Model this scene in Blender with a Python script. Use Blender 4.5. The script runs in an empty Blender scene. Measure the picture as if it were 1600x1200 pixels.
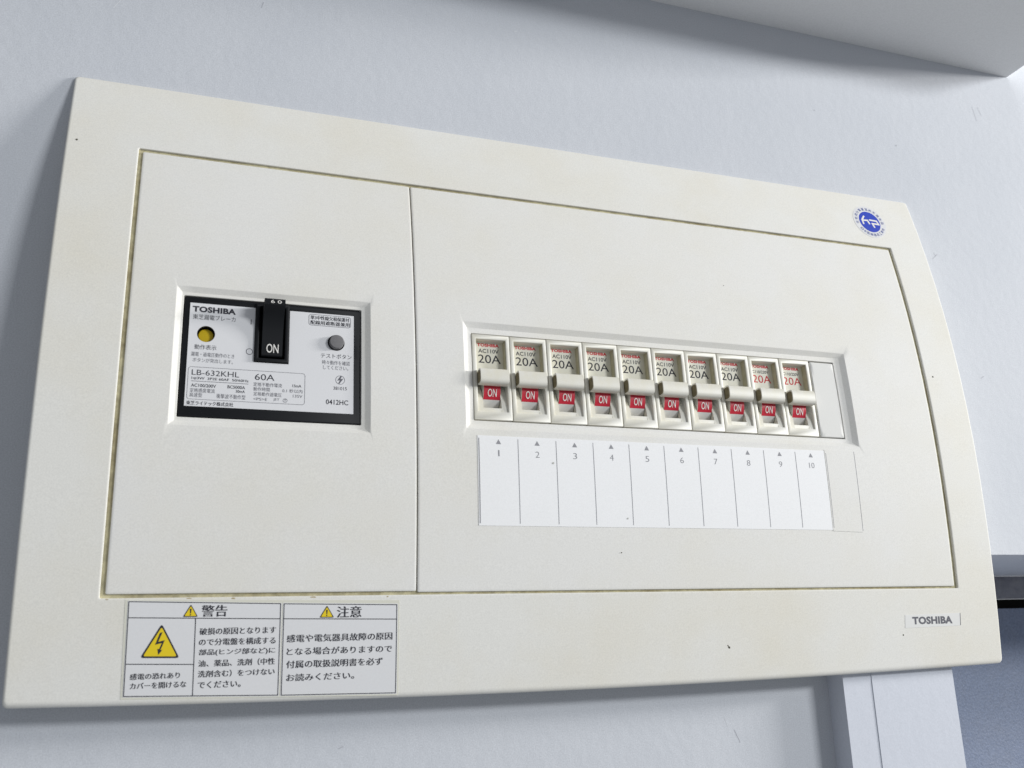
import bpy, bmesh, math, random
from mathutils import Vector, Euler
random.seed(7)
sc = bpy.context.scene
COL = sc.collection
MM = 0.001

# ------------------------------------------------------------------ camera
cam_d = bpy.data.cameras.new('camera')
cam = bpy.data.objects.new('camera', cam_d)
COL.objects.link(cam)
cam.location = (86.07*MM, -563.5*MM, 4.34*MM)
cam.rotation_euler = Euler((1.84064, 0.030197, -0.33831), 'XYZ')
cam_d.sensor_width = 36.0
cam_d.lens = 33.2895
cam_d.dof.use_dof = True; cam_d.dof.focus_distance = 0.65; cam_d.dof.aperture_fstop = 16
cam_d.clip_start = 0.01
cam_d.clip_end = 50.0
sc.camera = cam

# ------------------------------------------------------------------ light
world = bpy.data.worlds.new('World')
sc.world = world
world.use_nodes = True
bg = world.node_tree.nodes['Background']
bg.inputs[0].default_value = (0.88, 0.93, 1.0, 1)
bg.inputs[1].default_value = 0.285
def area(name, loc, target, size, size_y, power, color):
    d = bpy.data.lights.new(name, 'AREA'); d.shape = 'RECTANGLE'
    d.size = size; d.size_y = size_y; d.energy = power; d.color = color
    o = bpy.data.objects.new(name, d); COL.objects.link(o)
    o.location = loc
    o.rotation_euler = (Vector(target)-Vector(loc)).to_track_quat('-Z', 'Y').to_euler()
    return o
area('window_light', (5.0, -1.38, 1.15), (0.3, 0, 0.17), 1.05, 0.40, 222, (1.0, 0.985, 0.96))
area('ceiling_light', (3.9, -4.0, 1.50), (0.35, 0, 0.17), 1.3, 0.55, 152, (0.97, 0.99, 1.0))
sc.view_settings.view_transform = 'Standard'
sc.view_settings.look = 'None'
sc.view_settings.exposure = 0.07
sc.view_settings.gamma = 1.0

# ------------------------------------------------------------------ materials
def mat(name, col, rough=0.5, spec=0.5, metal=0.0, bump=None, mottle=None, fine=None):
    """bump=(scale, strength, distance)   mottle=(scale, colour2, amount)   fine=(scale, amount)"""
    m = bpy.data.materials.new(name); m.use_nodes = True
    nt = m.node_tree; b = nt.nodes['Principled BSDF']
    b.inputs['Base Color'].default_value = (*col, 1)
    b.inputs['Roughness'].default_value = rough
    b.inputs['Metallic'].default_value = metal
    b.inputs['Specular IOR Level'].default_value = spec
    tc = nt.nodes.new('ShaderNodeTexCoord')
    src = None
    if mottle:
        n = nt.nodes.new('ShaderNodeTexNoise'); n.inputs['Scale'].default_value = mottle[0]
        n.inputs['Detail'].default_value = 6; n.inputs['Roughness'].default_value = 0.6
        nt.links.new(tc.outputs['Object'], n.inputs['Vector'])
        r = nt.nodes.new('ShaderNodeMapRange'); r.inputs[1].default_value = 0.42; r.inputs[2].default_value = 0.72
        r.inputs[4].default_value = mottle[2]
        nt.links.new(n.outputs[0], r.inputs[0])
        x = nt.nodes.new('ShaderNodeMix'); x.data_type = 'RGBA'
        x.inputs[6].default_value = (*col, 1); x.inputs[7].default_value = (*mottle[1], 1)
        nt.links.new(r.outputs[0], x.inputs[0]); src = x.outputs[2]
        nt.links.new(src, b.inputs['Base Color'])
    if fine:
        n = nt.nodes.new('ShaderNodeTexNoise'); n.inputs['Scale'].default_value = fine[0]
        n.inputs['Detail'].default_value = 3
        nt.links.new(tc.outputs['Object'], n.inputs['Vector'])
        r = nt.nodes.new('ShaderNodeMapRange'); r.inputs[1].default_value = 0.3; r.inputs[2].default_value = 0.7
        r.inputs[3].default_value = 1-fine[1]; r.inputs[4].default_value = 1+fine[1]
        nt.links.new(n.outputs[0], r.inputs[0])
        x = nt.nodes.new('ShaderNodeMix'); x.data_type = 'RGBA'; x.blend_type = 'MULTIPLY'; x.inputs[0].default_value = 1
        if src: nt.links.new(src, x.inputs[6])
        else: x.inputs[6].default_value = (*col, 1)
        c = nt.nodes.new('ShaderNodeCombineColor')
        for i in range(3): nt.links.new(r.outputs[0], c.inputs[i])
        nt.links.new(c.outputs[0], x.inputs[7])
        nt.links.new(x.outputs[2], b.inputs['Base Color'])
    if bump:
        n = nt.nodes.new('ShaderNodeTexNoise'); n.inputs['Scale'].default_value = bump[0]
        n.inputs['Detail'].default_value = 4
        nt.links.new(tc.outputs['Object'], n.inputs['Vector'])
        bp = nt.nodes.new('ShaderNodeBump'); bp.inputs['Strength'].default_value = bump[1]
        bp.inputs['Distance'].default_value = bump[2]
        nt.links.new(n.outputs[0], bp.inputs['Height'])
        nt.links.new(bp.outputs[0], b.inputs['Normal'])
    return m

M_wall = mat('painted_wall', (0.585, 0.605, 0.645), 0.7, 0.3, bump=(140, 0.22, 0.001), mottle=(9, (0.54, 0.565, 0.61), 0.6), fine=(1300, 0.10))
M_soffit = mat('painted_soffit', (0.80, 0.80, 0.80), 0.7, 0.3, bump=(170, 0.12, 0.001), fine=(900, 0.05))
M_duct = mat('painted_duct', (0.60, 0.625, 0.69), 0.6, 0.3, bump=(120, 0.15, 0.001), fine=(900, 0.04))
M_cover = mat('cream_plastic', (0.765, 0.755, 0.715), 0.62, 0.25, bump=(2600, 0.10, 0.0002), mottle=(11, (0.735, 0.70, 0.605), 0.75), fine=(1300, 0.055))
M_door = mat('pale_plastic', (0.77, 0.76, 0.73), 0.62, 0.25, bump=(2600, 0.10, 0.0002), mottle=(12, (0.745, 0.72, 0.645), 0.75), fine=(1300, 0.05))
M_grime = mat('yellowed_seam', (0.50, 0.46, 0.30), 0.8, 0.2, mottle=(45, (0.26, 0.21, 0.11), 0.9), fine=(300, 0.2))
M_brk = mat('breaker_plastic', (0.74, 0.725, 0.665), 0.4, 0.5, mottle=(70, (0.70, 0.66, 0.52), 0.7), fine=(1500, 0.03))
M_brk_in = mat('yellowed_breaker_plastic', (0.80, 0.78, 0.68), 0.45, 0.4, mottle=(60, (0.73, 0.68, 0.50), 0.8))
M_handend = mat('shaded_grimy_handle_end', (0.22, 0.19, 0.12), 0.8, 0.1, mottle=(200, (0.12, 0.10, 0.06), 0.8))  # dark colour paints in the shade on the handle end, together with grime
M_liner = mat('shaded_grimy_well_side', (0.52, 0.49, 0.36), 0.7, 0.2, mottle=(90, (0.36, 0.33, 0.20), 0.8))  # well wall shadow painted into the colour, mixed with yellowed grime
M_blank = mat('blank_plate_plastic', (0.71, 0.705, 0.68), 0.6, 0.25, fine=(1500, 0.02))
M_black = mat('black_plastic', (0.009, 0.010, 0.012), 0.5, 0.2, bump=(2000, 0.1, 0.0002))
M_dark = mat('dark_interior', (0.02, 0.018, 0.015), 0.9, 0.1)
M_plate = mat('white_nameplate', (0.74, 0.74, 0.755), 0.35, 0.4, fine=(1500, 0.02))
M_card = mat('white_card', (0.88, 0.88, 0.885), 0.6, 0.2, mottle=(12, (0.85, 0.85, 0.85), 0.5), fine=(1300, 0.03))
M_stick = mat('white_sticker', (0.74, 0.74, 0.75), 0.35, 0.4, fine=(1200, 0.02))
M_badge = mat('pale_badge', (0.77, 0.765, 0.745), 0.35, 0.4)
M_film = mat('yellowed_film', (0.70, 0.69, 0.60), 0.4, 0.4)
M_ink = mat('black_ink', (0.035, 0.035, 0.045), 0.6, 0.2)
M_inkg = mat('grey_ink', (0.30, 0.30, 0.32), 0.6, 0.2)
M_inkm = mat('dark_grey_ink', (0.13, 0.13, 0.15), 0.6, 0.2)
M_red = mat('red_tag', (0.56, 0.022, 0.045), 0.4, 0.4)
M_redink = mat('red_ink', (0.62, 0.05, 0.06), 0.6, 0.2)
M_white = mat('white_ink', (0.82, 0.80, 0.76), 0.5, 0.3)
M_yellow = mat('yellow_ink', (0.80, 0.60, 0.02), 0.5, 0.3)
M_ybtn = mat('yellow_button', (0.72, 0.50, 0.01), 0.4, 0.4)
M_gbtn = mat('grey_button', (0.17, 0.165, 0.17), 0.5, 0.4, fine=(900, 0.06))
M_blue = mat('blue_ink', (0.01, 0.045, 0.46), 0.5, 0.4)
M_bluet = mat('pale_blue_ink', (0.05, 0.08, 0.30), 0.5, 0.4)
M_steel = mat('blue_grey_steel', (0.20, 0.24, 0.34), 0.5, 0.5, bump=(420, 0.35, 0.0012), mottle=(30, (0.22, 0.25, 0.33), 0.6), fine=(700, 0.15))
M_frame = mat('dull_metal', (0.27, 0.27, 0.30), 0.35, 0.6, metal=0.5, bump=(70, 0.5, 0.002), mottle=(40, (0.10, 0.10, 0.13), 0.8))
M_dirt = mat('dirt', (0.08, 0.075, 0.055), 0.8, 0.1)
M_stain = mat('brown_stain', (0.45, 0.37, 0.22), 0.8, 0.1)

# ------------------------------------------------------------------ helpers
def link(name, me, m, parent=None):
    o = bpy.data.objects.new(name, me); COL.objects.link(o)
    if m is not None and not me.materials: me.materials.append(m)
    if parent: o.parent = parent
    return o
def thing(name, label, cat, loc=(0, 0, 0), rx=0, group=None):
    o = bpy.data.objects.new(name, None); COL.objects.link(o)
    o.empty_display_size = 0.01
    o.location = [c*MM for c in loc]; o.rotation_euler = (rx, 0, 0)
    o['label'] = label; o['category'] = cat
    if group: o['group'] = group
    return o
def fin(bm, name, smooth=35):
    bmesh.ops.recalc_face_normals(bm, faces=bm.faces)
    me = bpy.data.meshes.new(name); bm.to_mesh(me); bm.free()
    if smooth:
        me.polygons.foreach_set('use_smooth', [True]*len(me.polygons))
        me.set_sharp_from_angle(angle=math.radians(smooth))
    return me
# P: (x, z, depth outwards from the local origin) in mm -> metres
def P(x, z, d): return (x*MM, -d*MM, z*MM)

def D(z):      # how far the bulging front stands off the wall at height z
    u = z/200.0
    return 27.0+18.503*u-14.878*u*u-2.397*u**3

def loop(x0, x1, z0, z1, r=0.5, n=14, arc=3):
    r = max(r, 0.01)
    pts = []
    def side(ax, az, bx, bz):
        for i in range(n): pts.append((ax+(bx-ax)*i/n, az+(bz-az)*i/n))
    def corner(cx, cz, a0):
        for i in range(arc):
            a = math.radians(a0+90.0*i/arc); pts.append((cx+r*math.cos(a), cz+r*math.sin(a)))
    side(x0+r, z0, x1-r, z0); corner(x1-r, z0+r, -90)
    side(x1, z0+r, x1, z1-r); corner(x1-r, z1-r, 0)
    side(x1-r, z1, x0+r, z1); corner(x0+r, z1-r, 90)
    side(x0, z1-r, x0, z0+r); corner(x0+r, z0+r, 180)
    return pts
def lerp_loops(a, b, k):
    return [[(p[0]+(q[0]-p[0])*t/k, p[1]+(q[1]-p[1])*t/k) for p, q in zip(a, b)] for t in range(1, k)]
def rings(bm, rr, f):
    """rr: list of (loop points, offset or None)"""
    prev = None
    for pts, off in rr:
        vs = [bm.verts.new(f(x, z, off)) for x, z in pts]
        if prev:
            for i in range(len(vs)):
                j = (i+1) % len(vs)
                bm.faces.new((prev[i], prev[j], vs[j], vs[i]))
        prev = vs
    return prev

def box_bm(bm, x0, x1, z0, z1, d0, d1, f=P, nx=1, nz=1):
    v = {}
    for k, d in enumerate((d0, d1)):
        for i in range(nx+1):
            for j in range(nz+1):
                v[i, j, k] = bm.verts.new(f(x0+(x1-x0)*i/nx, z0+(z1-z0)*j/nz, d))
    for k in (0, 1):
        for i in range(nx):
            for j in range(nz):
                bm.faces.new((v[i, j, k], v[i+1, j, k], v[i+1, j+1, k], v[i, j+1, k]))
    for i in range(nx):
        for j in (0, nz): bm.faces.new((v[i, j, 0], v[i+1, j, 0], v[i+1, j, 1], v[i, j, 1]))
    for j in range(nz):
        for i in (0, nx): bm.faces.new((v[i, j, 0], v[i, j+1, 0], v[i, j+1, 1], v[i, j, 1]))
def box(name, x0, x1, z0, z1, d0, d1, m, parent=None, bev=0.0, f=P, nx=1, nz=1):
    bm = bmesh.new(); box_bm(bm, x0, x1, z0, z1, d0, d1, f, nx, nz)
    if bev: bmesh.ops.bevel(bm, geom=[e for e in bm.edges if e.calc_face_angle(0) > 0.5], offset=bev*MM, segments=2, affect='EDGES', profile=0.5)
    return link(name, fin(bm, name), m, parent)
def prism_x_bm(bm, prof, x0, x1):
    a = [bm.verts.new(P(x0, z, d)) for z, d in prof]; b = [bm.verts.new(P(x1, z, d)) for z, d in prof]
    n = len(prof)
    for i in range(n): bm.faces.new((a[i], a[(i+1) % n], b[(i+1) % n], b[i]))
    bm.faces.new(a); bm.faces.new(b[::-1])
def circ(cx, cz, r, n=32): return [(cx+r*math.cos(2*math.pi*i/n), cz+r*math.sin(2*math.pi*i/n)) for i in range(n)]
def rrect(x0, x1, z0, z1, r, n=5):
    out = []
    for cx, cz, a0 in ((x1-r, z0+r, -90), (x1-r, z1-r, 0), (x0+r, z1-r, 90), (x0+r, z0+r, 180)):
        for i in range(n+1):
            a = math.radians(a0+90*i/n); out.append((cx+r*math.cos(a), cz+r*math.sin(a)))
    return out
def cur_mesh(cu, name, f):
    """evaluate a curve datablock, map its (x, y, z) mm to f(x, z, d)"""
    o = bpy.data.objects.new('tmp', cu); COL.objects.link(o)
    dg = bpy.context.evaluated_depsgraph_get(); dg.update()
    me = bpy.data.meshes.new_from_object(o.evaluated_get(dg))
    COL.objects.unlink(o); bpy.data.objects.remove(o); bpy.data.curves.remove(cu)
    me.name = name; me.materials.clear()
    for v in me.vertices: v.co = f(v.co.x, v.co.y, v.co.z)
    return me
def dens(lp, step=7.0):
    out = []
    for i, a in enumerate(lp):
        b = lp[(i+1) % len(lp)]; k = max(1, int(math.hypot(b[0]-a[0], b[1]-a[1])/step))
        out += [(a[0]+(b[0]-a[0])*t/k, a[1]+(b[1]-a[1])*t/k) for t in range(k)]
    return out
def poly_curve(loops, thick=0.0, bev=0.0):
    cu = bpy.data.curves.new('c', 'CURVE'); cu.dimensions = '2D'; cu.fill_mode = 'BOTH'
    cu.extrude = max(0.0, thick/2-bev); cu.bevel_depth = bev; cu.bevel_resolution = 1; cu.offset = -bev
    for lp in loops:
        lp = dens(lp)
        s = cu.splines.new('POLY'); s.points.add(len(lp)-1)
        for i, (x, z) in enumerate(lp): s.points[i].co = (x, z, 0, 1)
        s.use_cyclic_u = True
    return cu
def plate(name, outer, holes, d_front, thick, m, parent=None, bev=0.0, f=P):
    cu = poly_curve([outer]+holes, thick, bev)
    mid = d_front-thick/2
    me = cur_mesh(cu, name, lambda x, y, z: f(x, y, mid+z))
    bm = bmesh.new(); bm.from_mesh(me); bmesh.ops.remove_doubles(bm, verts=bm.verts, dist=1e-7)
    bpy.data.meshes.remove(me)
    return link(name, fin(bm, name, 40), m, parent)
def flat(name, loops_list, m, parent=None, f=P, d=0.0):
    """printed flat shapes: list of [outer, hole...] groups, joined in one mesh"""
    bm = bmesh.new()
    for g in loops_list:
        me = cur_mesh(poly_curve(g), name, lambda x, y, z: f(x, y, d))
        bm.from_mesh(me); bpy.data.meshes.remove(me)
    me = bpy.data.meshes.new(name); bm.to_mesh(me); bm.free()
    return link(name, me, m, parent)
_tc = {}
def glyphs(text, bold=0.0, spacing=1.0):
    key = (text, bold, spacing)
    if key in _tc: return _tc[key]
    cu = bpy.data.curves.new('t', 'FONT'); cu.body = text; cu.size = 1.0
    cu.resolution_u = 3; cu.offset = bold; cu.space_character = spacing
    me = cur_mesh(cu, 't', lambda x, y, z: (x, y, z))
    xs = [v.co.x for v in me.vertices]; ys = [v.co.y for v in me.vertices]
    bx = (min(xs), max(xs), min(ys), max(ys))
    vs = [((v.co.x-bx[0])/max(bx[1]-bx[0], 1e-6), (v.co.y-bx[2])/max(bx[3]-bx[2], 1e-6)) for v in me.vertices]
    fs = [tuple(p.vertices) for p in me.polygons]
    bpy.data.meshes.remove(me)
    _tc[key] = (vs, fs, (bx[1]-bx[0])/max(bx[3]-bx[2], 1e-6)); return _tc[key]
def text_bm(bm, text, x0, x1, z0, z1, f, d, bold=0.0, spacing=1.0):
    vs, fs, _ = glyphs(text, bold, spacing)
    vv = [bm.verts.new(f(x0+(x1-x0)*a, z0+(z1-z0)*b, d)) for a, b in vs]
    for p in fs:
        try: bm.faces.new([vv[i] for i in p])
        except ValueError: pass
def texts(name, lst, m, parent, f=P, d=0.0, bold=0.0, spacing=1.0):
    if len(lst) > 1:
        return [texts(name, [t], m, parent, f, d, bold, spacing) for t in lst]
    bm = bmesh.new()
    for t in lst:
        bd = t[5] if len(t) > 5 else bold
        jp = any(ord(c) > 0x2fff for c in t[0])
        if jp and bd > 0:
            k = (t[4]-t[3])*.028
            text_bm(bm, t[0], t[1]-k, t[2]-k, t[3], t[4], f, d, 0, spacing)
            text_bm(bm, t[0], t[1]+k, t[2]+k, t[3], t[4], f, d+.012, 0, spacing)
        else: text_bm(bm, t[0], t[1], t[2], t[3], t[4], f, d, bd, spacing)
    me = bpy.data.meshes.new(name); bm.to_mesh(me); bm.free()
    return link(name, me, m, parent)
def seg(x0, z0, x1, z1, w):
    dx, dz = x1-x0, z1-z0; l = math.hypot(dx, dz); nx, nz = -dz/l*w/2, dx/l*w/2
    return [(x0+nx, z0+nz), (x1+nx, z1+nz), (x1-nx, z1-nz), (x0-nx, z0-nz)]
def outline(pts, w):
    """closed polygon outline as outer + inner loop, w wide"""
    n = len(pts); cx = sum(p[0] for p in pts)/n; cz = sum(p[1] for p in pts)/n
    inn = []
    for i in range(n):
        a, b, c = pts[i-1], pts[i], pts[(i+1) % n]
        def nrm(p, q):
            dx, dz = q[0]-p[0], q[1]-p[1]; l = math.hypot(dx, dz) or 1; return (-dz/l, dx/l)
        n1, n2 = nrm(a, b), nrm(b, c); mx, mz = n1[0]+n2[0], n1[1]+n2[1]; l2 = mx*mx+mz*mz
        s = 2*w/max(l2, 0.2)
        q = (b[0]+mx*s, b[1]+mz*s)
        inn.append(q)
    # keep the copy that lies inside
    A = lambda L: abs(sum(L[i-1][0]*L[i][1]-L[i][0]*L[i-1][1] for i in range(len(L))))
    if A(inn) > A(pts): inn = [(2*p[0]-q[0], 2*p[1]-q[1]) for p, q in zip(pts, inn)]
    return [pts, inn]

# ------------------------------------------------------------------ the setting
def wall():
    bm = bmesh.new()
    def quad(*v): bm.faces.new([bm.verts.new([c*MM for c in p]) for p in v])
    quad((-1600, 0, -900), (600, 0, -900), (600, 0, 60), (-1600, 0, 60))
    quad((-1600, 0, 60), (600, 0, 60), (600, 0, 1300), (-1600, 0, 1300))
    quad((600, 0, 60), (3000, 0, 60), (3000, 0, 1300), (600, 0, 1300))
    quad((600, 0, 60), (600, 227, 60), (3000, 227, 60), (3000, 0, 60))
    quad((600, 0, -900), (600, 0, 60), (600, 227, 60), (600, 227, -900))
    bmesh.ops.remove_doubles(bm, verts=bm.verts, dist=1e-6)
    o = link('wall', fin(bm, 'wall', 0), M_wall); o['kind'] = 'structure'
wall()
wl = bpy.data.objects['wall']
M_mark = mat('pale_mark', (0.68, 0.70, 0.73), 0.6, 0.3)
M_mark2 = mat('dull_mark', (0.44, 0.45, 0.49), 0.7, 0.2)
for i, (x, z, l, a, w, m) in enumerate(((735, 440, 14, 100, .35, M_mark2), (742, 446, 9, 112, .3, M_mark2), (30, 400, 10, 60, .5, M_mark), (22, 404, 6, 130, .4, M_mark2), (660, 300, 7, 40, .5, M_mark2), (664, 303, 3, 130, .4, M_mark2),
        (438, -60, 9, 115, .4, M_mark2), (430, -50, 6, 110, .4, M_mark), (560, 420, 1.4, 20, 1.2, M_mark2), (640, 400, 1.6, 70, 1.2, M_mark2), (300, 440, 2, 10, 1, M_mark), (120, 420, 5, 75, .5, M_mark2), (690, 200, 4, 30, .6, M_mark2), (180, -48, 3, 20, .5, M_mark2))):
    a = math.radians(a); o = flat('scuff_mark', [[seg(x, z, x+l*math.cos(a), z+l*math.sin(a), w)]], m, wl, f=P, d=0.08)
o = box('ceiling_beam', -1600, 781, 493, 800, -1, 130, M_soffit, bev=2); o['kind'] = 'structure'

duct = thing('cable_duct', 'white painted rectangular cable duct running down the wall below the breaker panel', 'cable duct', (556, 0, -25))
box('duct_body', -46, 46, -700, 12, -0.5, 16.5, M_duct, duct, bev=0.8)
box('duct_lid', -23, 45.4, -699, 11.6, 16.52, 16.95, M_duct, duct, bev=0.6)

dr = thing('steel_door', 'blue grey steel door in a dull metal frame, right of the panel', 'door', (1000, 227, 0))
bm = bmesh.new(); box_bm(bm, -399, 900, 36.7, 59.5, -8, 0); link('door_frame', fin(bm, 'door_frame'), M_frame, dr)
box('door_leaf', -398, 900, -880, 26.5, -30, -2, M_steel, dr, bev=1.5)
box('door_gap', -399, 900, 20, 37, -40, -31, M_dark, dr)

# ------------------------------------------------------------------ the panel
panel = thing('distribution_panel', 'wide cream plastic breaker panel with bulging front mounted on the wall', 'breaker panel', (326, 0, 0))
PX = 326.0
def S(x, z, off): return P(x-PX, z, D(z)+off)      # on the bulging front, off mm proud
def bow(x, z):
    t = max(0.0, min(1.0, (30-z)/45)); t = t*t*(3-2*t)
    return z-4.2*t*(1-((x-326)/314)**2)
OX0, OX1, OZ0, OZ1 = 12.6, 639.8, -17.6, 347.2
DX0, DX1, DZ0, DZ1 = 52.6, 605.6, 33.9, 297.6      # opening for the two inner doors
def cover():
    bm = bmesh.new()
    def f(x, z, off):
        z2 = bow(x, z)
        if off is None: return P(x-PX, z2, -0.5)
        return P(x-PX, z2, max(D(z2)+off, 0.4))
    r = [(loop(DX0, DX1, DZ0, DZ1, 0.8), -5), (loop(DX0, DX1, DZ0, DZ1, 0.8), -0.5), (loop(DX0-.15, DX1+.15, DZ0-.15, DZ1+.15, 0.9), -0.15), (loop(DX0-.5, DX1+.5, DZ0-.5, DZ1+.5, 1.2), 0)]
    a = loop(DX0-.5, DX1+.5, DZ0-.5, DZ1+.5, 1.2)
    a2 = loop(DX0-1.1, DX1+1.1, DZ0-1.1, DZ1+1.1, 1.4)
    b2 = loop(OX0+1.8, OX1-1.8, OZ0+3.2, OZ1-1.8, 2.2)
    b = loop(OX0+1.2, OX1-1.2, OZ0+2.7, OZ1-1.2, 1.6)
    r += [(a2, 0)]+[(l, 0) for l in lerp_loops(a2, b2, 8)]+[(b2, 0), (b, 0)]
    for t in (22, 45, 67, 90):
        s, c = math.sin(math.radians(t)), math.cos(math.radians(t))
        r.append((loop(OX0+1.2*(1-s), OX1-1.2*(1-s), OZ0+2.7*(1-s), OZ1-1.2*(1-s), 1.6+s), -2.2*(1-c)))
    r.append((loop(OX0, OX1, OZ0, OZ1, 2.6), None))
    rings(bm, r, f)
    link('cover_frame', fin(bm, 'cover_frame', 28), M_cover, panel)
cover()
def door(x0, x1, z0, z1, wo, dep, w, hole):
    """x0..z1 plate edge, wo = outer edge of the sunken window, hole = opening"""
    bm = bmesh.new()
    r = [(loop(x0, x1, z0, z1, 0.8), -4.5), (loop(x0, x1, z0, z1, 0.8), -0.8), (loop(x0+.2, x1-.2, z0+.2, z1-.2, 0.8), -0.45), (loop(x0+.7, x1-.7, z0+.7, z1-.7, 0.9), -0.3)]
    a = loop(x0+1.4, x1-1.4, z0+1.4, z1-1.4, 0.9); r += [(a, -0.3)]
    b = loop(wo[0]-.25, wo[1]+.25, wo[2]-.25, wo[3]+.25, 0.3)
    r += [(l, -0.3) for l in lerp_loops(a, b, 12)]+[(b, -0.3)]
    r += [(loop(wo[0]+.2, wo[1]-.2, wo[2]+.2, wo[3]-.2, 0.2), -0.5)]
    c = loop(wo[0]+w-.1, wo[1]-w+.1, wo[2]+w-.1, wo[3]-w+.1, 0.2)
    r += [(c, -0.3-dep+.1)]
    r += [(loop(wo[0]+w+.15, wo[1]-w-.15, wo[2]+w+.15, wo[3]-w-.15, 0.2), -0.3-dep)]
    r += [(loop(hole[0]-.2, hole[1]+.2, hole[2]-.2, hole[3]+.2, 0.5), -0.3-dep), (loop(*hole, 0.5), -0.5-dep), (loop(*hole, 0.5), -14)]
    rings(bm, r, S)
    return link('inner_door', fin(bm, 'inner_door', 22), M_door, panel)
door(DX0+2.5, 217.5, DZ0+2.0, DZ1-2.1, (79.6, 190.0, 125.5, 207.5), 2.2, 2.8, (83.6, 185.0, 130.4, 202.7))
d2 = door(218.3, DX1-2.7, DZ0+1.4, DZ1-2.1, (248.3, 534.9, 131.2, 200.6), 2.7, 3.1, (253.9, 526.4, 137.0, 193.9))
d2['label'] = 'larger right inner door with the long breaker window'
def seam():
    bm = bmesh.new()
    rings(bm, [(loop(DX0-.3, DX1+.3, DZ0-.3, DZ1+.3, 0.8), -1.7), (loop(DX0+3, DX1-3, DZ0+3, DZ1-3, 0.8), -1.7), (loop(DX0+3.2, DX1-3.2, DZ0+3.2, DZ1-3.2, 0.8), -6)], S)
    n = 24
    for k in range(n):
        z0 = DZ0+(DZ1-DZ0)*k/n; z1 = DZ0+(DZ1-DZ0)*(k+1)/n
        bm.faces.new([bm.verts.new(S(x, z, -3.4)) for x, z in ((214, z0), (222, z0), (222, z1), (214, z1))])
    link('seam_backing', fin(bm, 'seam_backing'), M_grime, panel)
seam()
box('window_backing', 75-PX, 195-PX, 120, 210, 6, 8, M_dark, panel)
box('window_backing', 244-PX, 540-PX, 125, 205, 6, 8, M_dark, panel)
# blank plate filling the eleventh place
def blank():
    bm = bmesh.new()
    lo = [(loop(506.0, 525.6, 137.7, 192.9, 0.9, n=6), -8), (loop(506.0, 525.6, 137.7, 192.9, 0.9, n=6), -3.1), (loop(506.4, 525.2, 138.1, 192.5, 0.9, n=6), -2.7)]
    a = loop(506.4, 525.2, 138.1, 192.5, 0.9, n=6); b = loop(514, 517, 150, 180, 0.5, n=6)
    last = rings(bm, lo+[(l, -2.7) for l in lerp_loops(a, b, 4)]+[(b, -2.7)], S)
    bm.faces.new(last)
    link('blank_plate', fin(bm, 'blank_plate', 40), M_blank, panel)
blank()

# number card under the breakers
def sheet_bm(bm, q, off, thick=0.2, nx=6, nz=10, f=S):
    """q: four corners (x, z) TL TR BR BL"""
    g = {}
    for i in range(nx+1):
        for j in range(nz+1):
            u, v = i/nx, j/nz
            x = (q[0][0]*(1-u)+q[1][0]*u)*(1-v)+(q[3][0]*(1-u)+q[2][0]*u)*v
            z = (q[0][1]*(1-u)+q[1][1]*u)*(1-v)+(q[3][1]*(1-u)+q[2][1]*u)*v
            for k in (0, 1): g[i, j, k] = bm.verts.new(f(x, z, off-thick*k))
    for i in range(nx):
        for j in range(nz): bm.faces.new((g[i, j, 0], g[i+1, j, 0], g[i+1, j+1, 0], g[i, j+1, 0]))
    for i in range(nx):
        for j in (0, nz): bm.faces.new((g[i, j, 0], g[i+1, j, 0], g[i+1, j, 1], g[i, j, 1]))
    for j in range(nz):
        for i in (0, nx): bm.faces.new((g[i, j, 0], g[i, j+1, 0], g[i, j+1, 1], g[i, j, 1]))
def sheet(name, q, off, m, parent, thick=0.2, **k):
    bm = bmesh.new(); sheet_bm(bm, q, off, thick, **k)
    return link(name, fin(bm, name, 40), m, parent)
card = sheet('number_card', [(254.9, 127.2), (504.4, 127.2), (504.6, 73.0), (254.9, 73.0)], -0.1, M_card, panel, thick=0.4, nx=20)
sheet('card_slot_cover', [(504.9, 127.9), (529.4, 128.2), (529.2, 71.8), (504.9, 72.4)], -0.06, M_door, panel, thick=0.3)
for k in range(11):
    x = 255.75+25*k
    w = 0.55 if k == 0 else 0.36
    bm = bmesh.new(); sheet_bm(bm, [(x-w/2, 125.6), (x+w/2, 125.6), (x+w/2, 74.4), (x-w/2, 74.4)], -0.03, 0.03, nx=1)
    link('divider_line', fin(bm, 'divider_line', 0), M_inkg if k < 10 else M_inkg, card)
bm = bmesh.new(); sheet_bm(bm, [(529.35, 127.5), (529.65, 127.5), (529.45, 72.5), (529.15, 72.5)], 0.0, 0.35, nx=1)
link('edge_line', fin(bm, 'edge_line', 0), M_inkg, panel)
for k in range(10):
    c = 255.7+25*k+12.5
    flat('arrow_mark', [[[(c-1.65, 122.2), (c+1.65, 122.2), (c, 125.1)]]], M_inkg, card, f=S, d=-0.03)
    n = str(k+1); w = 0.42 if k == 0 else (1.3 if k < 9 else 2.1)
    texts('number', [(n, c-w, c+w, 114.7, 118.5)], M_inkg, card, f=S, d=-0.03, bold=-0.008)

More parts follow.
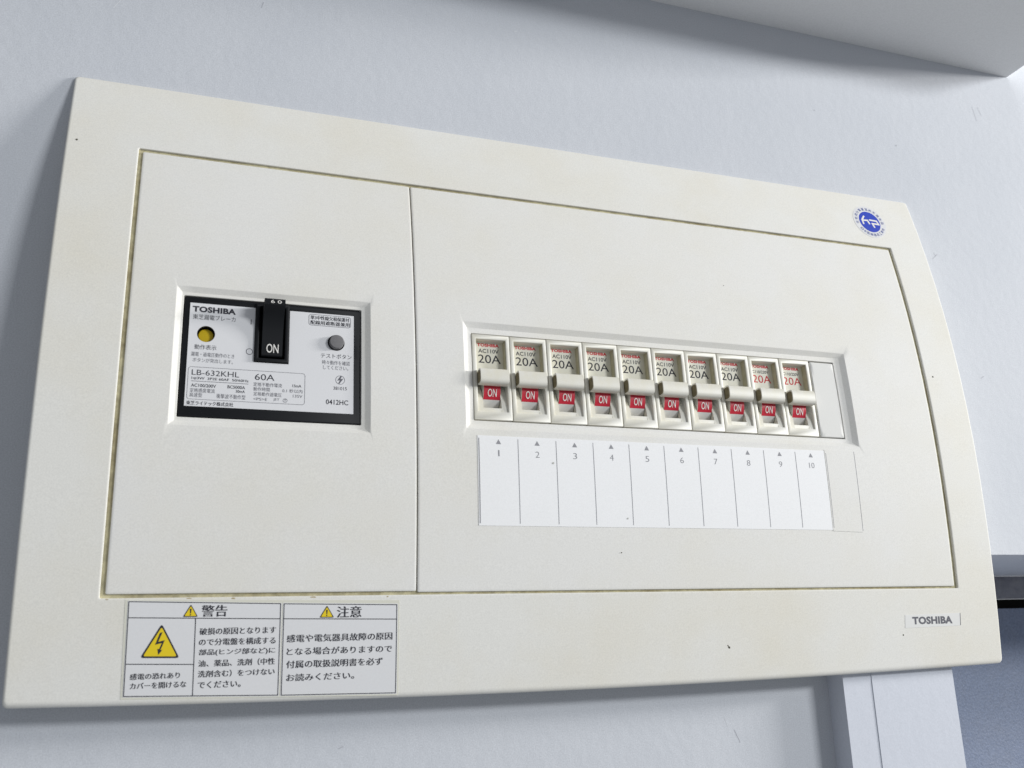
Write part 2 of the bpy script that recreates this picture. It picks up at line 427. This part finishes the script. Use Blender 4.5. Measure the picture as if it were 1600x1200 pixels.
# specks, chips and stains on the plastic
def blob(name, x, z, r, m, sx=1.0, off=0.05):
    pts = []
    for i in range(9):
        a = 2*math.pi*i/9; rr = r*random.uniform(.65, 1.15); pts.append((x+rr*sx*math.cos(a), z+rr*math.sin(a)))
    flat(name, [[pts]], m, panel, f=S, d=off)
for x, z, r in ((18.6, 297.7, .8), (419.2, -0.6, .9), (418.4, .4, .5), (346.6, 57.5, .45), (443.2, 246, .35), (612.5, 188, .7), (604, 262, .35), (555, 3.4, .6)):
    blob('dirt_speck', x, z, r, M_dirt)
M_smudge = mat('faint_smudge', (0.50, 0.50, 0.47), 0.6, 0.2)
for x, z, r in ((303.2, 111.6, .8), (352, 78.5, .7)): blob('smudge', x, z, r, M_smudge, off=0.03)
for x, z, r, sx in ((118, 33.1, .4, 3), (96, 33.3, .3, 6), (160, 33.2, .35, 5), (201, 33.0, .4, 1.5), (110, -16.8, .4, 2), (56, 33.3, .3, 3)):
    blob('grime_stain', x, z, r, M_stain, sx)

# warning stickers
LW = 0.42
def ln(a, b, w=LW): return [seg(*a, *b, w)]
stf = sheet('sticker_film', [(64.9, 33.0), (207.9, 31.0), (208.2, -20.0), (66.0, -15.8)], 0.10, M_film, panel, thick=0.12, nx=10)
stA = sheet('warning_sticker', [(66.2, 32.6), (143.4, 30.4), (143.9, -17.6), (66.9, -14.8)], 0.18, M_stick, panel, thick=0.1, nx=8)
flat('sticker_border', [outline([(66.5, 32.3), (143.0, 30.2), (143.5, -17.2), (67.2, -14.5)], LW)], M_ink, stA, f=S, d=0.24)
flat('rule_line', [ln((66.8, 24.1), (143.0, 22.1)), ln((99.7, 23.1), (100.4, -15.7)), ln((67.2, 1.3), (100, 0.1))], M_ink, stA, f=S, d=0.25)
def tri(name_bg, pts, w, par, mark, r=0.0):
    flat('triangle_edge', [[pts]], M_ink, par, f=S, d=0.27)
    cx = sum(p[0] for p in pts)/3; cz = sum(p[1] for p in pts)/3
    k = 1-w
    flat(name_bg, [[[(cx+(x-cx)*k, cz+(z-cz)*k) for x, z in pts]]], M_yellow, par, f=S, d=0.31)
    if mark: flat('exclamation_mark', mark, M_ink, par, f=S, d=0.35)
def soften(pts, r):
    out = []
    n = len(pts)
    for i in range(n):
        a, b, c = Vector(pts[i-1]), Vector(pts[i]), Vector(pts[(i+1) % n])
        u, v = (a-b).normalized(), (c-b).normalized()
        p0, p2 = b+u*r, b+v*r
        for t in (0, .33, .66, 1): out.append(tuple(p0*(1-t)**2+b*2*t*(1-t)+p2*t*t))
    return out
def warn(par, ap, l, r_):
    cx = ap[0]
    h = ap[1]-l[1]
    mk = [[[(cx-.45, ap[1]-h*.36), (cx+.45, ap[1]-h*.36), (cx+.22, ap[1]-h*.74), (cx-.22, ap[1]-h*.74)]], [circ(cx, ap[1]-h*.84, .38, 10)]]
    flat('triangle_edge', [[soften([ap, r_, l], .7)]], M_ink, par, f=S, d=0.27)
    g = (cx, (ap[1]+2*l[1])/3); k = .80
    flat('yellow_triangle', [[soften([(g[0]+(x-g[0])*k, g[1]+(z-g[1])*k) for x, z in (ap, r_, l)], .5)]], M_yellow, par, f=S, d=0.31)
    flat('exclamation_mark', mk, M_ink, par, f=S, d=0.35)
warn(stA, (97.0, 30.3), (93.3, 24.0), (100.8, 23.9))
ap, rr_, ll = (83.3, 20.8), (92.9, 3.5), (73.9, 4.1)
flat('triangle_edge', [[soften([ap, rr_, ll], 1.6)]], M_ink, stA, f=S, d=0.27)
g = ((ap[0]+rr_[0]+ll[0])/3, (ap[1]+rr_[1]+ll[1])/3)
flat('yellow_triangle', [[soften([(g[0]+(x-g[0])*.855, g[1]+(z-g[1])*.855) for x, z in (ap, rr_, ll)], 1.0)]], M_yellow, stA, f=S, d=0.31)
flat('lightning_arrow', [[[(82.6, 16.2), (83.9, 16.6), (82.1, 11.8), (85.2, 12.6), (83.4, 7.6), (84.4, 7.9), (82.5, 5.3), (81.9, 8.4), (82.7, 8.1), (83.9, 11.2), (80.7, 10.4)]]], M_ink, stA, f=S, d=0.35)
texts('printed_text', [('警告', 102.6, 115.3, 23.85, 29.75)], M_ink, stA, f=S, d=0.25, bold=0.012)
texts('printed_text', [('感電の恐れあり', 69.8, 93.6, -6.50, -3.45), ('カバーを開けるな', 70.1, 97.0, -11.10, -8.00), ('破損の原因となります', 102.1, 140.9, 14.70, 18.20),
    ('ので分電盤を構成する', 102.1, 140.9, 9.30, 12.80), ('部品(ヒンジ部など)に', 102.4, 140.9, 4.05, 7.50), ('油、薬品、洗剤（中性', 102.4, 141.0, -1.35, 2.10),
    ('洗剤含む）をつけない', 102.5, 141.1, -6.60, -3.15), ('でください。', 102.7, 124.0, -12.00, -8.60)], M_ink, stA, f=S, d=0.25, bold=0.010)
stB = sheet('caution_sticker', [(144.0, 30.45), (207.0, 29.1), (207.3, -19.2), (144.5, -17.6)], 0.18, M_stick, panel, thick=0.1, nx=8)
flat('sticker_border', [outline([(144.4, 30.1), (206.6, 28.7), (206.9, -18.8), (144.9, -17.3)], LW)], M_ink, stB, f=S, d=0.24)
flat('rule_line', [ln((144.4, 22.1), (206.6, 20.7))], M_ink, stB, f=S, d=0.25)
warn(stB, (167.6, 28.7), (163.7, 22.3), (171.6, 22.2))
texts('printed_text', [('注意', 173.2, 186.5, 22.1, 28.1)], M_ink, stB, f=S, d=0.25, bold=0.012)
texts('printed_text', [('感電や電気器具故障の原因', 146.8, 204.1, 9.70, 13.70), ('となる場合がありますので', 147.0, 204.1, 3.05, 6.90), ('付属の取扱説明書を必ず', 147.1, 199.0, -3.60, 0.35), ('お読みください。', 147.4, 183.5, -10.30, -6.50)],
    M_ink, stB, f=S, d=0.25, bold=0.010)

# maker's badge, lower right of the cover
bdg = sheet('maker_badge', [(557.6, 16.5), (605.2, 17.1), (604.6, 8.6), (557.0, 7.9)], 0.12, M_badge, panel, thick=0.3, nx=4, nz=3)
texts('printed_text', [('TOSHIBA', 563.4, 597.7, 10.1, 15.2)], M_inkm, bdg, f=S, d=0.18, bold=0.045, spacing=1.06)
flat('badge_edge', [ln((605.0, 17.0), (604.5, 8.8), .5)], M_inkm, bdg, f=S, d=0.17)

# round blue and white approval sticker
bc = (593.2, 320.7)
def blob_loop(r, n=48): return circ(bc[0], bc[1], r, n)
rs = plate('round_sticker', blob_loop(15.2), [], 0.12, 0.2, M_stick, panel, f=S)
flat('blue_disc', [[blob_loop(9.9)]], M_blue, rs, f=S, d=0.17)
GW = 1.45
def pl(pts, w=GW):
    out = []
    for a, b in zip(pts[:-1], pts[1:]):
        dx, dz = b[0]-a[0], b[1]-a[1]; l = math.hypot(dx, dz); e = w*.45/l
        out.append([seg(a[0]-dx*e, a[1]-dz*e, b[0]+dx*e, b[1]+dz*e, w)])
    return out
flat('white_mark', pl([(589.0, 325.6), (586.3, 322.0), (586.5, 318.4)])+pl([(586.6, 321.6), (591.4, 321.9), (592.3, 318.9)])+
     pl([(593.9, 322.6), (600.2, 322.3), (601.5, 319.2), (595.2, 319.3), (596.2, 316.1)]), M_white, rs, f=S, d=0.21)
def ring_text(s, a0, a1, r, inv=False, h=2.55):
    n = len(s); bm = bmesh.new()
    for i, ch in enumerate(s):
        a = math.radians(a0+(a1-a0)*(i/(n-1)))
        ux, uz = math.cos(a), math.sin(a)
        def f(x, z, d, ux=ux, uz=uz):
            if inv: X = bc[0]+ux*r-uz*x*-1*1+(-ux)*z*1; Z = bc[1]+uz*r+(ux*-1)*x+(-uz)*z
            else: X = bc[0]+ux*r+uz*x+ux*z; Z = bc[1]+uz*r-ux*x+uz*z
            if inv:
                tx, tz = -uz, ux          # counter-clockwise tangent
                X = bc[0]+ux*r+tx*x-ux*z; Z = bc[1]+uz*r+tz*x-uz*z
            return S(X, Z, d)
        text_bm(bm, ch, -h/2, h/2, -h/2, h/2, f, 0.18, 0.006)
    me = bpy.data.meshes.new('printed_text'); bm.to_mesh(me); bm.free()
    link('printed_text', me, M_bluet, rs)
ring_text('住宅用分電盤協約形適合品', 188, 2, 12.4)
ring_text('日本配線器具工業会', 218, 332, 12.4, inv=True)

# ------------------------------------------------------------------ main breaker
TILT = -math.radians(3.0)
CZ = 166.0
mbk = thing('main_breaker', 'large black main breaker with a white nameplate and black ON lever', 'main breaker', (134, -27.3, CZ), TILT)
OXm = 134.0
def L(x, z, d): return P(x-OXm, z-CZ, d)
# body: black case front with a lever slot and two button wells
W0, W1 = 125.4, 140.6
body = plate('case', rrect(84.1, 184.5, 130.9, 202.2, 1.0), [rrect(W0, W1, 166.9, 199.6, .4), circ(96.6, 180, 5.0), circ(170.1, 180.5, 5.1)], -0.3, 12, M_black, mbk, bev=0.5, f=L)
plate('case_rim', rrect(123.6, 142.4, 165.5, 201.6, .6), [rrect(W0+.3, W1-.3, 167.4, 199.2, .4)], 1.5, 1.9, M_black, mbk, bev=0.4, f=L)
npl = plate('nameplate', [(87.2, 137.0), (180.5, 137.0), (180.5, 198.5), (142.9, 198.5), (142.9, 165.0), (123.2, 165.0), (123.2, 198.5), (87.2, 198.5)],
    [circ(96.6, 180, 4.9), circ(170.1, 180.5, 5.0)], 0.0, 0.35, M_plate, mbk, f=L)
box('well_floor', 90-OXm, 178-OXm, 172-CZ, 188-CZ, -9, -7, M_black, mbk)
box('slot_floor', 124-OXm, 142-OXm, 165-CZ, 201-CZ, -10, -8.4, M_black, mbk)
def button(name, x, z, r, d0, d1, m, dome):
    bm = bmesh.new()
    prev = None
    for rr2, dd in ((r, d0), (r, d1-.4), (r-.35, d1), (r*.5, d1+dome*.8)):
        vs = [bm.verts.new(L(a, b, dd)) for a, b in circ(x, z, rr2, 36)]
        if prev:
            for i in range(36): bm.faces.new((prev[i], prev[(i+1) % 36], vs[(i+1) % 36], vs[i]))
        prev = vs
    c = bm.verts.new(L(x, z, d1+dome))
    for i in range(36): bm.faces.new((prev[i], prev[(i+1) % 36], c))
    return link(name, fin(bm, name, 40), m, mbk)
button('indicator_button', 96.6, 180.0, 4.25, -7, -3.2, M_ybtn, .1)
button('test_button', 170.2, 180.5, 4.25, -7, 2.6, M_gbtn, .15)
# lever
def lever():
    prof = [(200.4, 11.3), (200.2, 11.9), (196.3, 12.9), (195.8, 12.6), (193.5, 9.0), (189, 5.6), (184, 3.6), (178, 2.5), (172, 2.0), (169.3, 1.7), (168.7, 1.0), (168.7, -8), (199.0, -8)]
    bm = bmesh.new()
    prism_x_bm(bm, [(z-CZ, d) for z, d in prof], 127.3-OXm, 138.9-OXm)
    bmesh.ops.bevel(bm, geom=[e for e in bm.edges if abs(e.calc_face_angle(0)) > 1.2], offset=0.3*MM, segments=2, affect='EDGES')
    lv = link('lever', fin(bm, 'lever', 40), M_black, mbk)
    texts('lever_text', [('ON', 129.9, 136.7, 170.6, 175.9)], M_white, lv, f=lambda x, z, d: L(x, z, d+2.35+(z-173)*.085), d=0, bold=0.005)
    texts('lever_text', [('60', 130.7, 136.7, 197.1, 199.3)], M_white, lv, f=lambda x, z, d: L(x, z, 12.9-(z-196.3)*.2564+.12), d=0, bold=0.0, spacing=1.5)
lever()
T_ = 0.05
texts('printed_text', [('TOSHIBA', 88.6, 112.3, 193.05, 196.65, .045)], M_ink, npl, f=L, d=T_, spacing=1.05)
texts('printed_text', [('東芝漏電ブレーカ', 89.0, 112.3, 188.60, 191.75), ('動作表示', 90.8, 102.6, 170.45, 173.45), ('LB-632KHL', 90.2, 115.7, 155.15, 158.35), ('60A', 124.3, 135.2, 154.40, 158.10),
    ('テストボタン', 161.2, 179.3, 170.60, 173.40), ('381015', 168.8, 176.6, 151.20, 153.25)], M_ink, npl, f=L, d=T_, bold=0.0)
texts('printed_text', [('漏電・過電圧動作のとき', 89.2, 112.6, 166.30, 168.85), ('ボタンが突出します。', 90.2, 112.0, 162.85, 165.35), ('定格感度電流', 89.8, 103.0, 145.00, 147.50), ('高速型', 89.7, 96.4, 142.25, 144.75),
    ('衝撃波不動作型', 104.0, 119.6, 142.20, 144.9), ('定格不動作電流', 123.7, 139.5, 150.60, 153.00), ('動作時間', 123.8, 132.8, 147.80, 150.15), ('0.1 秒以内', 139.8, 151.1, 147.80, 150.10),
    ('定格動作過電圧', 123.9, 139.5, 144.90, 147.30), ('135V', 145.8, 151.1, 145.10, 146.85), ('<PS>E', 123.9, 131.5, 142.20, 143.90), ('JET', 134.9, 138.3, 142.30, 144.00),
    ('時々動作を確認', 162.1, 178.3, 166.55, 169.20), ('してください。', 162.7, 177.4, 163.50, 166.05)], M_inkm, npl, f=L, d=T_, bold=0.0)
texts('printed_text', [('1φ3W  3P2E 60AF  50/60Hz', 90.3, 121.0, 152.25, 154.15), ('AC100/200V', 90.2, 103.5, 148.20, 150.10), ('BC5000A', 109.7, 119.2, 148.35, 150.25), ('30mA', 114.2, 119.2, 146.05, 147.75),
    ('15mA', 145.4, 150.4, 151.30, 153.0)], M_ink, npl, f=L, d=T_, bold=0.012)
texts('printed_text', [('東芝ライテック株式会社', 88.3, 113.2, 137.70, 140.05, .016), ('0412HC', 164.6, 177.5, 142.15, 145.15, .012), ('単3中性線欠相保護付', 154.9, 177.8, 194.25, 196.85, .008), ('配線用遮断器兼用', 154.9, 178.0, 191.20, 193.80, .008)], M_ink, npl, f=L, d=T_)
flat('printed_frame', [outline(rrect(88.2, 152.5, 140.9, 160.0, 1.6), .22), outline(rrect(153.8, 178.7, 190.5, 197.6, 1.5), .26), [seg(90.2, 151.6, 120.9, 151.6, .28)],
    [seg(121.0, 187.9, 121.0, 191.1, .42)], [circ(120.7, 171.2, 1.95, 28), circ(120.7, 171.2, 1.55, 28)], [circ(141.5, 143.0, 1.25, 20), circ(141.5, 143.0, 1.05, 20)],
    [seg(140.8, 143.7, 142.2, 143.7, .22)], [seg(141.5, 143.7, 141.5, 142.2, .22)],
    [circ(172.7, 157.4, 2.75, 28), circ(172.7, 157.4, 2.5, 28)], [[(172.9, 160.0), (173.6, 159.6), (172.9, 158.0), (174.6, 158.4), (172.2, 155.0), (171.6, 155.3), (172.6, 157.2), (171.0, 157.0)]]], M_inkm, npl, f=L, d=T_)

# ------------------------------------------------------------------ branch breakers
B_TILT = -math.radians(3.2)
HW, HZ = 12.32, 27.85
def make_breaker():
    t = thing('circuit_breaker', '', 'circuit breaker', (0, 0, 0), B_TILT, 'circuit breakers in the long window')
    plate('case', rrect(-HW, HW, -HZ, HZ, .5), [[(-9.7, -22.4), (9.9, -22.4), (9.9, 24.9), (-9.7, 24.9)]], 0, 10, M_brk, t, bev=0.35)
    # rating label well
    bm = bmesh.new(); box_bm(bm, -10.2, 10.4, -2, 25.4, -9.9, -5.2)
    lp = link('rating_plate', fin(bm, 'rating_plate'), M_brk_in, t)
    # curved cheeks either side of the slot
    def cheek(x0, x1):
        pr = [(-22.6, -9.9), (-22.6, -1.1), (-20.5, -1.3), (-16, -1.9), (-11, -3.6), (-7, -5.6), (-3, -8.6), (-3, -9.9)]
        bm = bmesh.new(); prism_x_bm(bm, pr, x0, x1)
        link('cheek', fin(bm, 'cheek', 40), M_brk, t)
    cheek(-9.9, -5.9); cheek(5.9, 10.1)
    bm = bmesh.new(); box_bm(bm, -5.9, 5.9, -22.6, -19.8, -9.9, -1.35); link('slot_sill', fin(bm, 'slot_sill'), M_brk, t)
    bm = bmesh.new(); box_bm(bm, -6.1, 6.1, -22, 0, -12, -9.95); link('slot_floor', fin(bm, 'slot_floor'), M_brk_in, t)
    def arc(z): return -0.9-((z+6)**2)/26.0
    # rocker drum and handle
    pr = [(z, arc(z)) for z in [-19.4+i*1.2 for i in range(17)]]
    bm = bmesh.new(); prism_x_bm(bm, [(-19.4, -9.9)]+pr+[(pr[-1][0], -9.9)], -5.4, 5.4)
    rk = link('rocker', fin(bm, 'rocker', 40), M_blank, t)
    bm = bmesh.new(); n = 8
    vs = [[bm.verts.new(P(x, -13.9+i*11.4/n, arc(-13.9+i*11.4/n)+.08)) for x in (-5.42, 5.42)] for i in range(n+1)]
    for i in range(n): bm.faces.new((vs[i][0], vs[i][1], vs[i+1][1], vs[i+1][0]))
    tg = link('red_tag', fin(bm, 'red_tag', 60), M_red, rk)
    texts('printed_text', [('ON', -2.9, 2.9, -12.3, -7.6)], M_white, rk, f=lambda x, z, d: P(x, z, arc(z)+.36), bold=0.006)
    # handle: a rounded bar
    pr = []
    for i in range(24):
        a = 2*math.pi*i/24; c, s = math.cos(a), math.sin(a)
        pr.append((-1.1+5.05*math.copysign(abs(c)**.55, c), 2.2+4.0*math.copysign(abs(s)**.6, s)))
    bm = bmesh.new(); prism_x_bm(bm, pr, -9.3, 9.2)
    bmesh.ops.bevel(bm, geom=[e for e in bm.edges if abs(e.calc_face_angle(0)) > 1.2], offset=0.35*MM, segments=2, affect='EDGES')
    hd = link('handle', fin(bm, 'handle', 40), M_brk, t)
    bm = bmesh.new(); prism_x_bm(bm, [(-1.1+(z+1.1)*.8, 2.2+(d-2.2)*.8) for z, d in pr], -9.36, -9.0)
    link('handle_end', fin(bm, 'handle_end', 40), M_handend, hd)  # dark oval standing for the shaded, grimy end face
    box('well_shade_liner', 9.55, 9.95, -1, 24.8, -5.3, -.7, M_liner, t)  # thin strips added to paint shadow and yellowing onto the well walls
    box('well_shade_liner', -9.75, -9.6, -1, 24.8, -5.3, -.7, M_liner, t)
    bm = bmesh.new(); box_bm(bm, -4.8, 4.8, -3.6, 1.6, -9, 1.9); link('handle_stem', fin(bm, 'handle_stem'), M_brk, t)
    return t, lp
b0, plate0 = make_breaker()
def copy_tree(o, parent=None):
    c = o.copy(); COL.objects.link(c)
    if parent: c.parent = parent
    for ch in list(o.children): copy_tree(ch, c)
    return c
ORD = ['first from the left', 'second from the left', 'third from the left', 'fourth from the left', 'fifth from the left', 'sixth from the left', 'seventh from the left', 'eighth from the left',
       'with red 20A lettering, left one of two', 'with red 20A lettering, beside the blank plate']
kinds = {}
trees = [b0]+[copy_tree(b0) for _ in range(9)]
zl = -5.15
def prints(parent, kind):
    if kind not in kinds:
        a = texts('printed_text', [('TOSHIBA', -7.4, 7.2, 21.8, 24.0, .05)], M_redink, parent, f=P, d=zl, spacing=1.05)
        if kind == 'one': b = texts('printed_text', [('AC110V', -6.7, 6.8, 17.6, 20.3, .012)], M_ink, parent, f=P, d=zl)
        else: b = texts('printed_text', [('AC110/220V', -8.6, 6.6, 17.8, 20.0, .012)], M_ink, parent, f=P, d=zl)
        c = texts('printed_text', [('20A', -7.0, 7.9, 10.8, 16.4, .002)], M_ink if kind == 'one' else M_redink, parent, f=P, d=zl)
        kinds[kind] = [a.data, b.data, c.data]
    else:
        for me in kinds[kind]: link('printed_text', me, None, parent)
for k, t in enumerate(trees):
    t.rotation_euler[0] += math.radians(random.uniform(-.25, .25)); t.rotation_euler[1] = math.radians(random.uniform(-.12, .12))
    t.location = ((266.65+25.05*k)*MM, -27.9*MM, 165.5*MM)
    if k < 8: t['label'] = 'cream circuit breaker with dark 20A lettering, %s in the row' % ORD[k]
    else: t['label'] = 'cream circuit breaker %s' % ORD[k]
    for c in t.children:
        if c.name.startswith('handle') and 'stem' not in c.name: c.rotation_euler[0] = math.radians(random.uniform(-2.2, 2.2))
    pl_ = [c for c in t.children if c.name.startswith('rating_plate')][0]
    prints(pl_, 'one' if k < 8 else 'two')
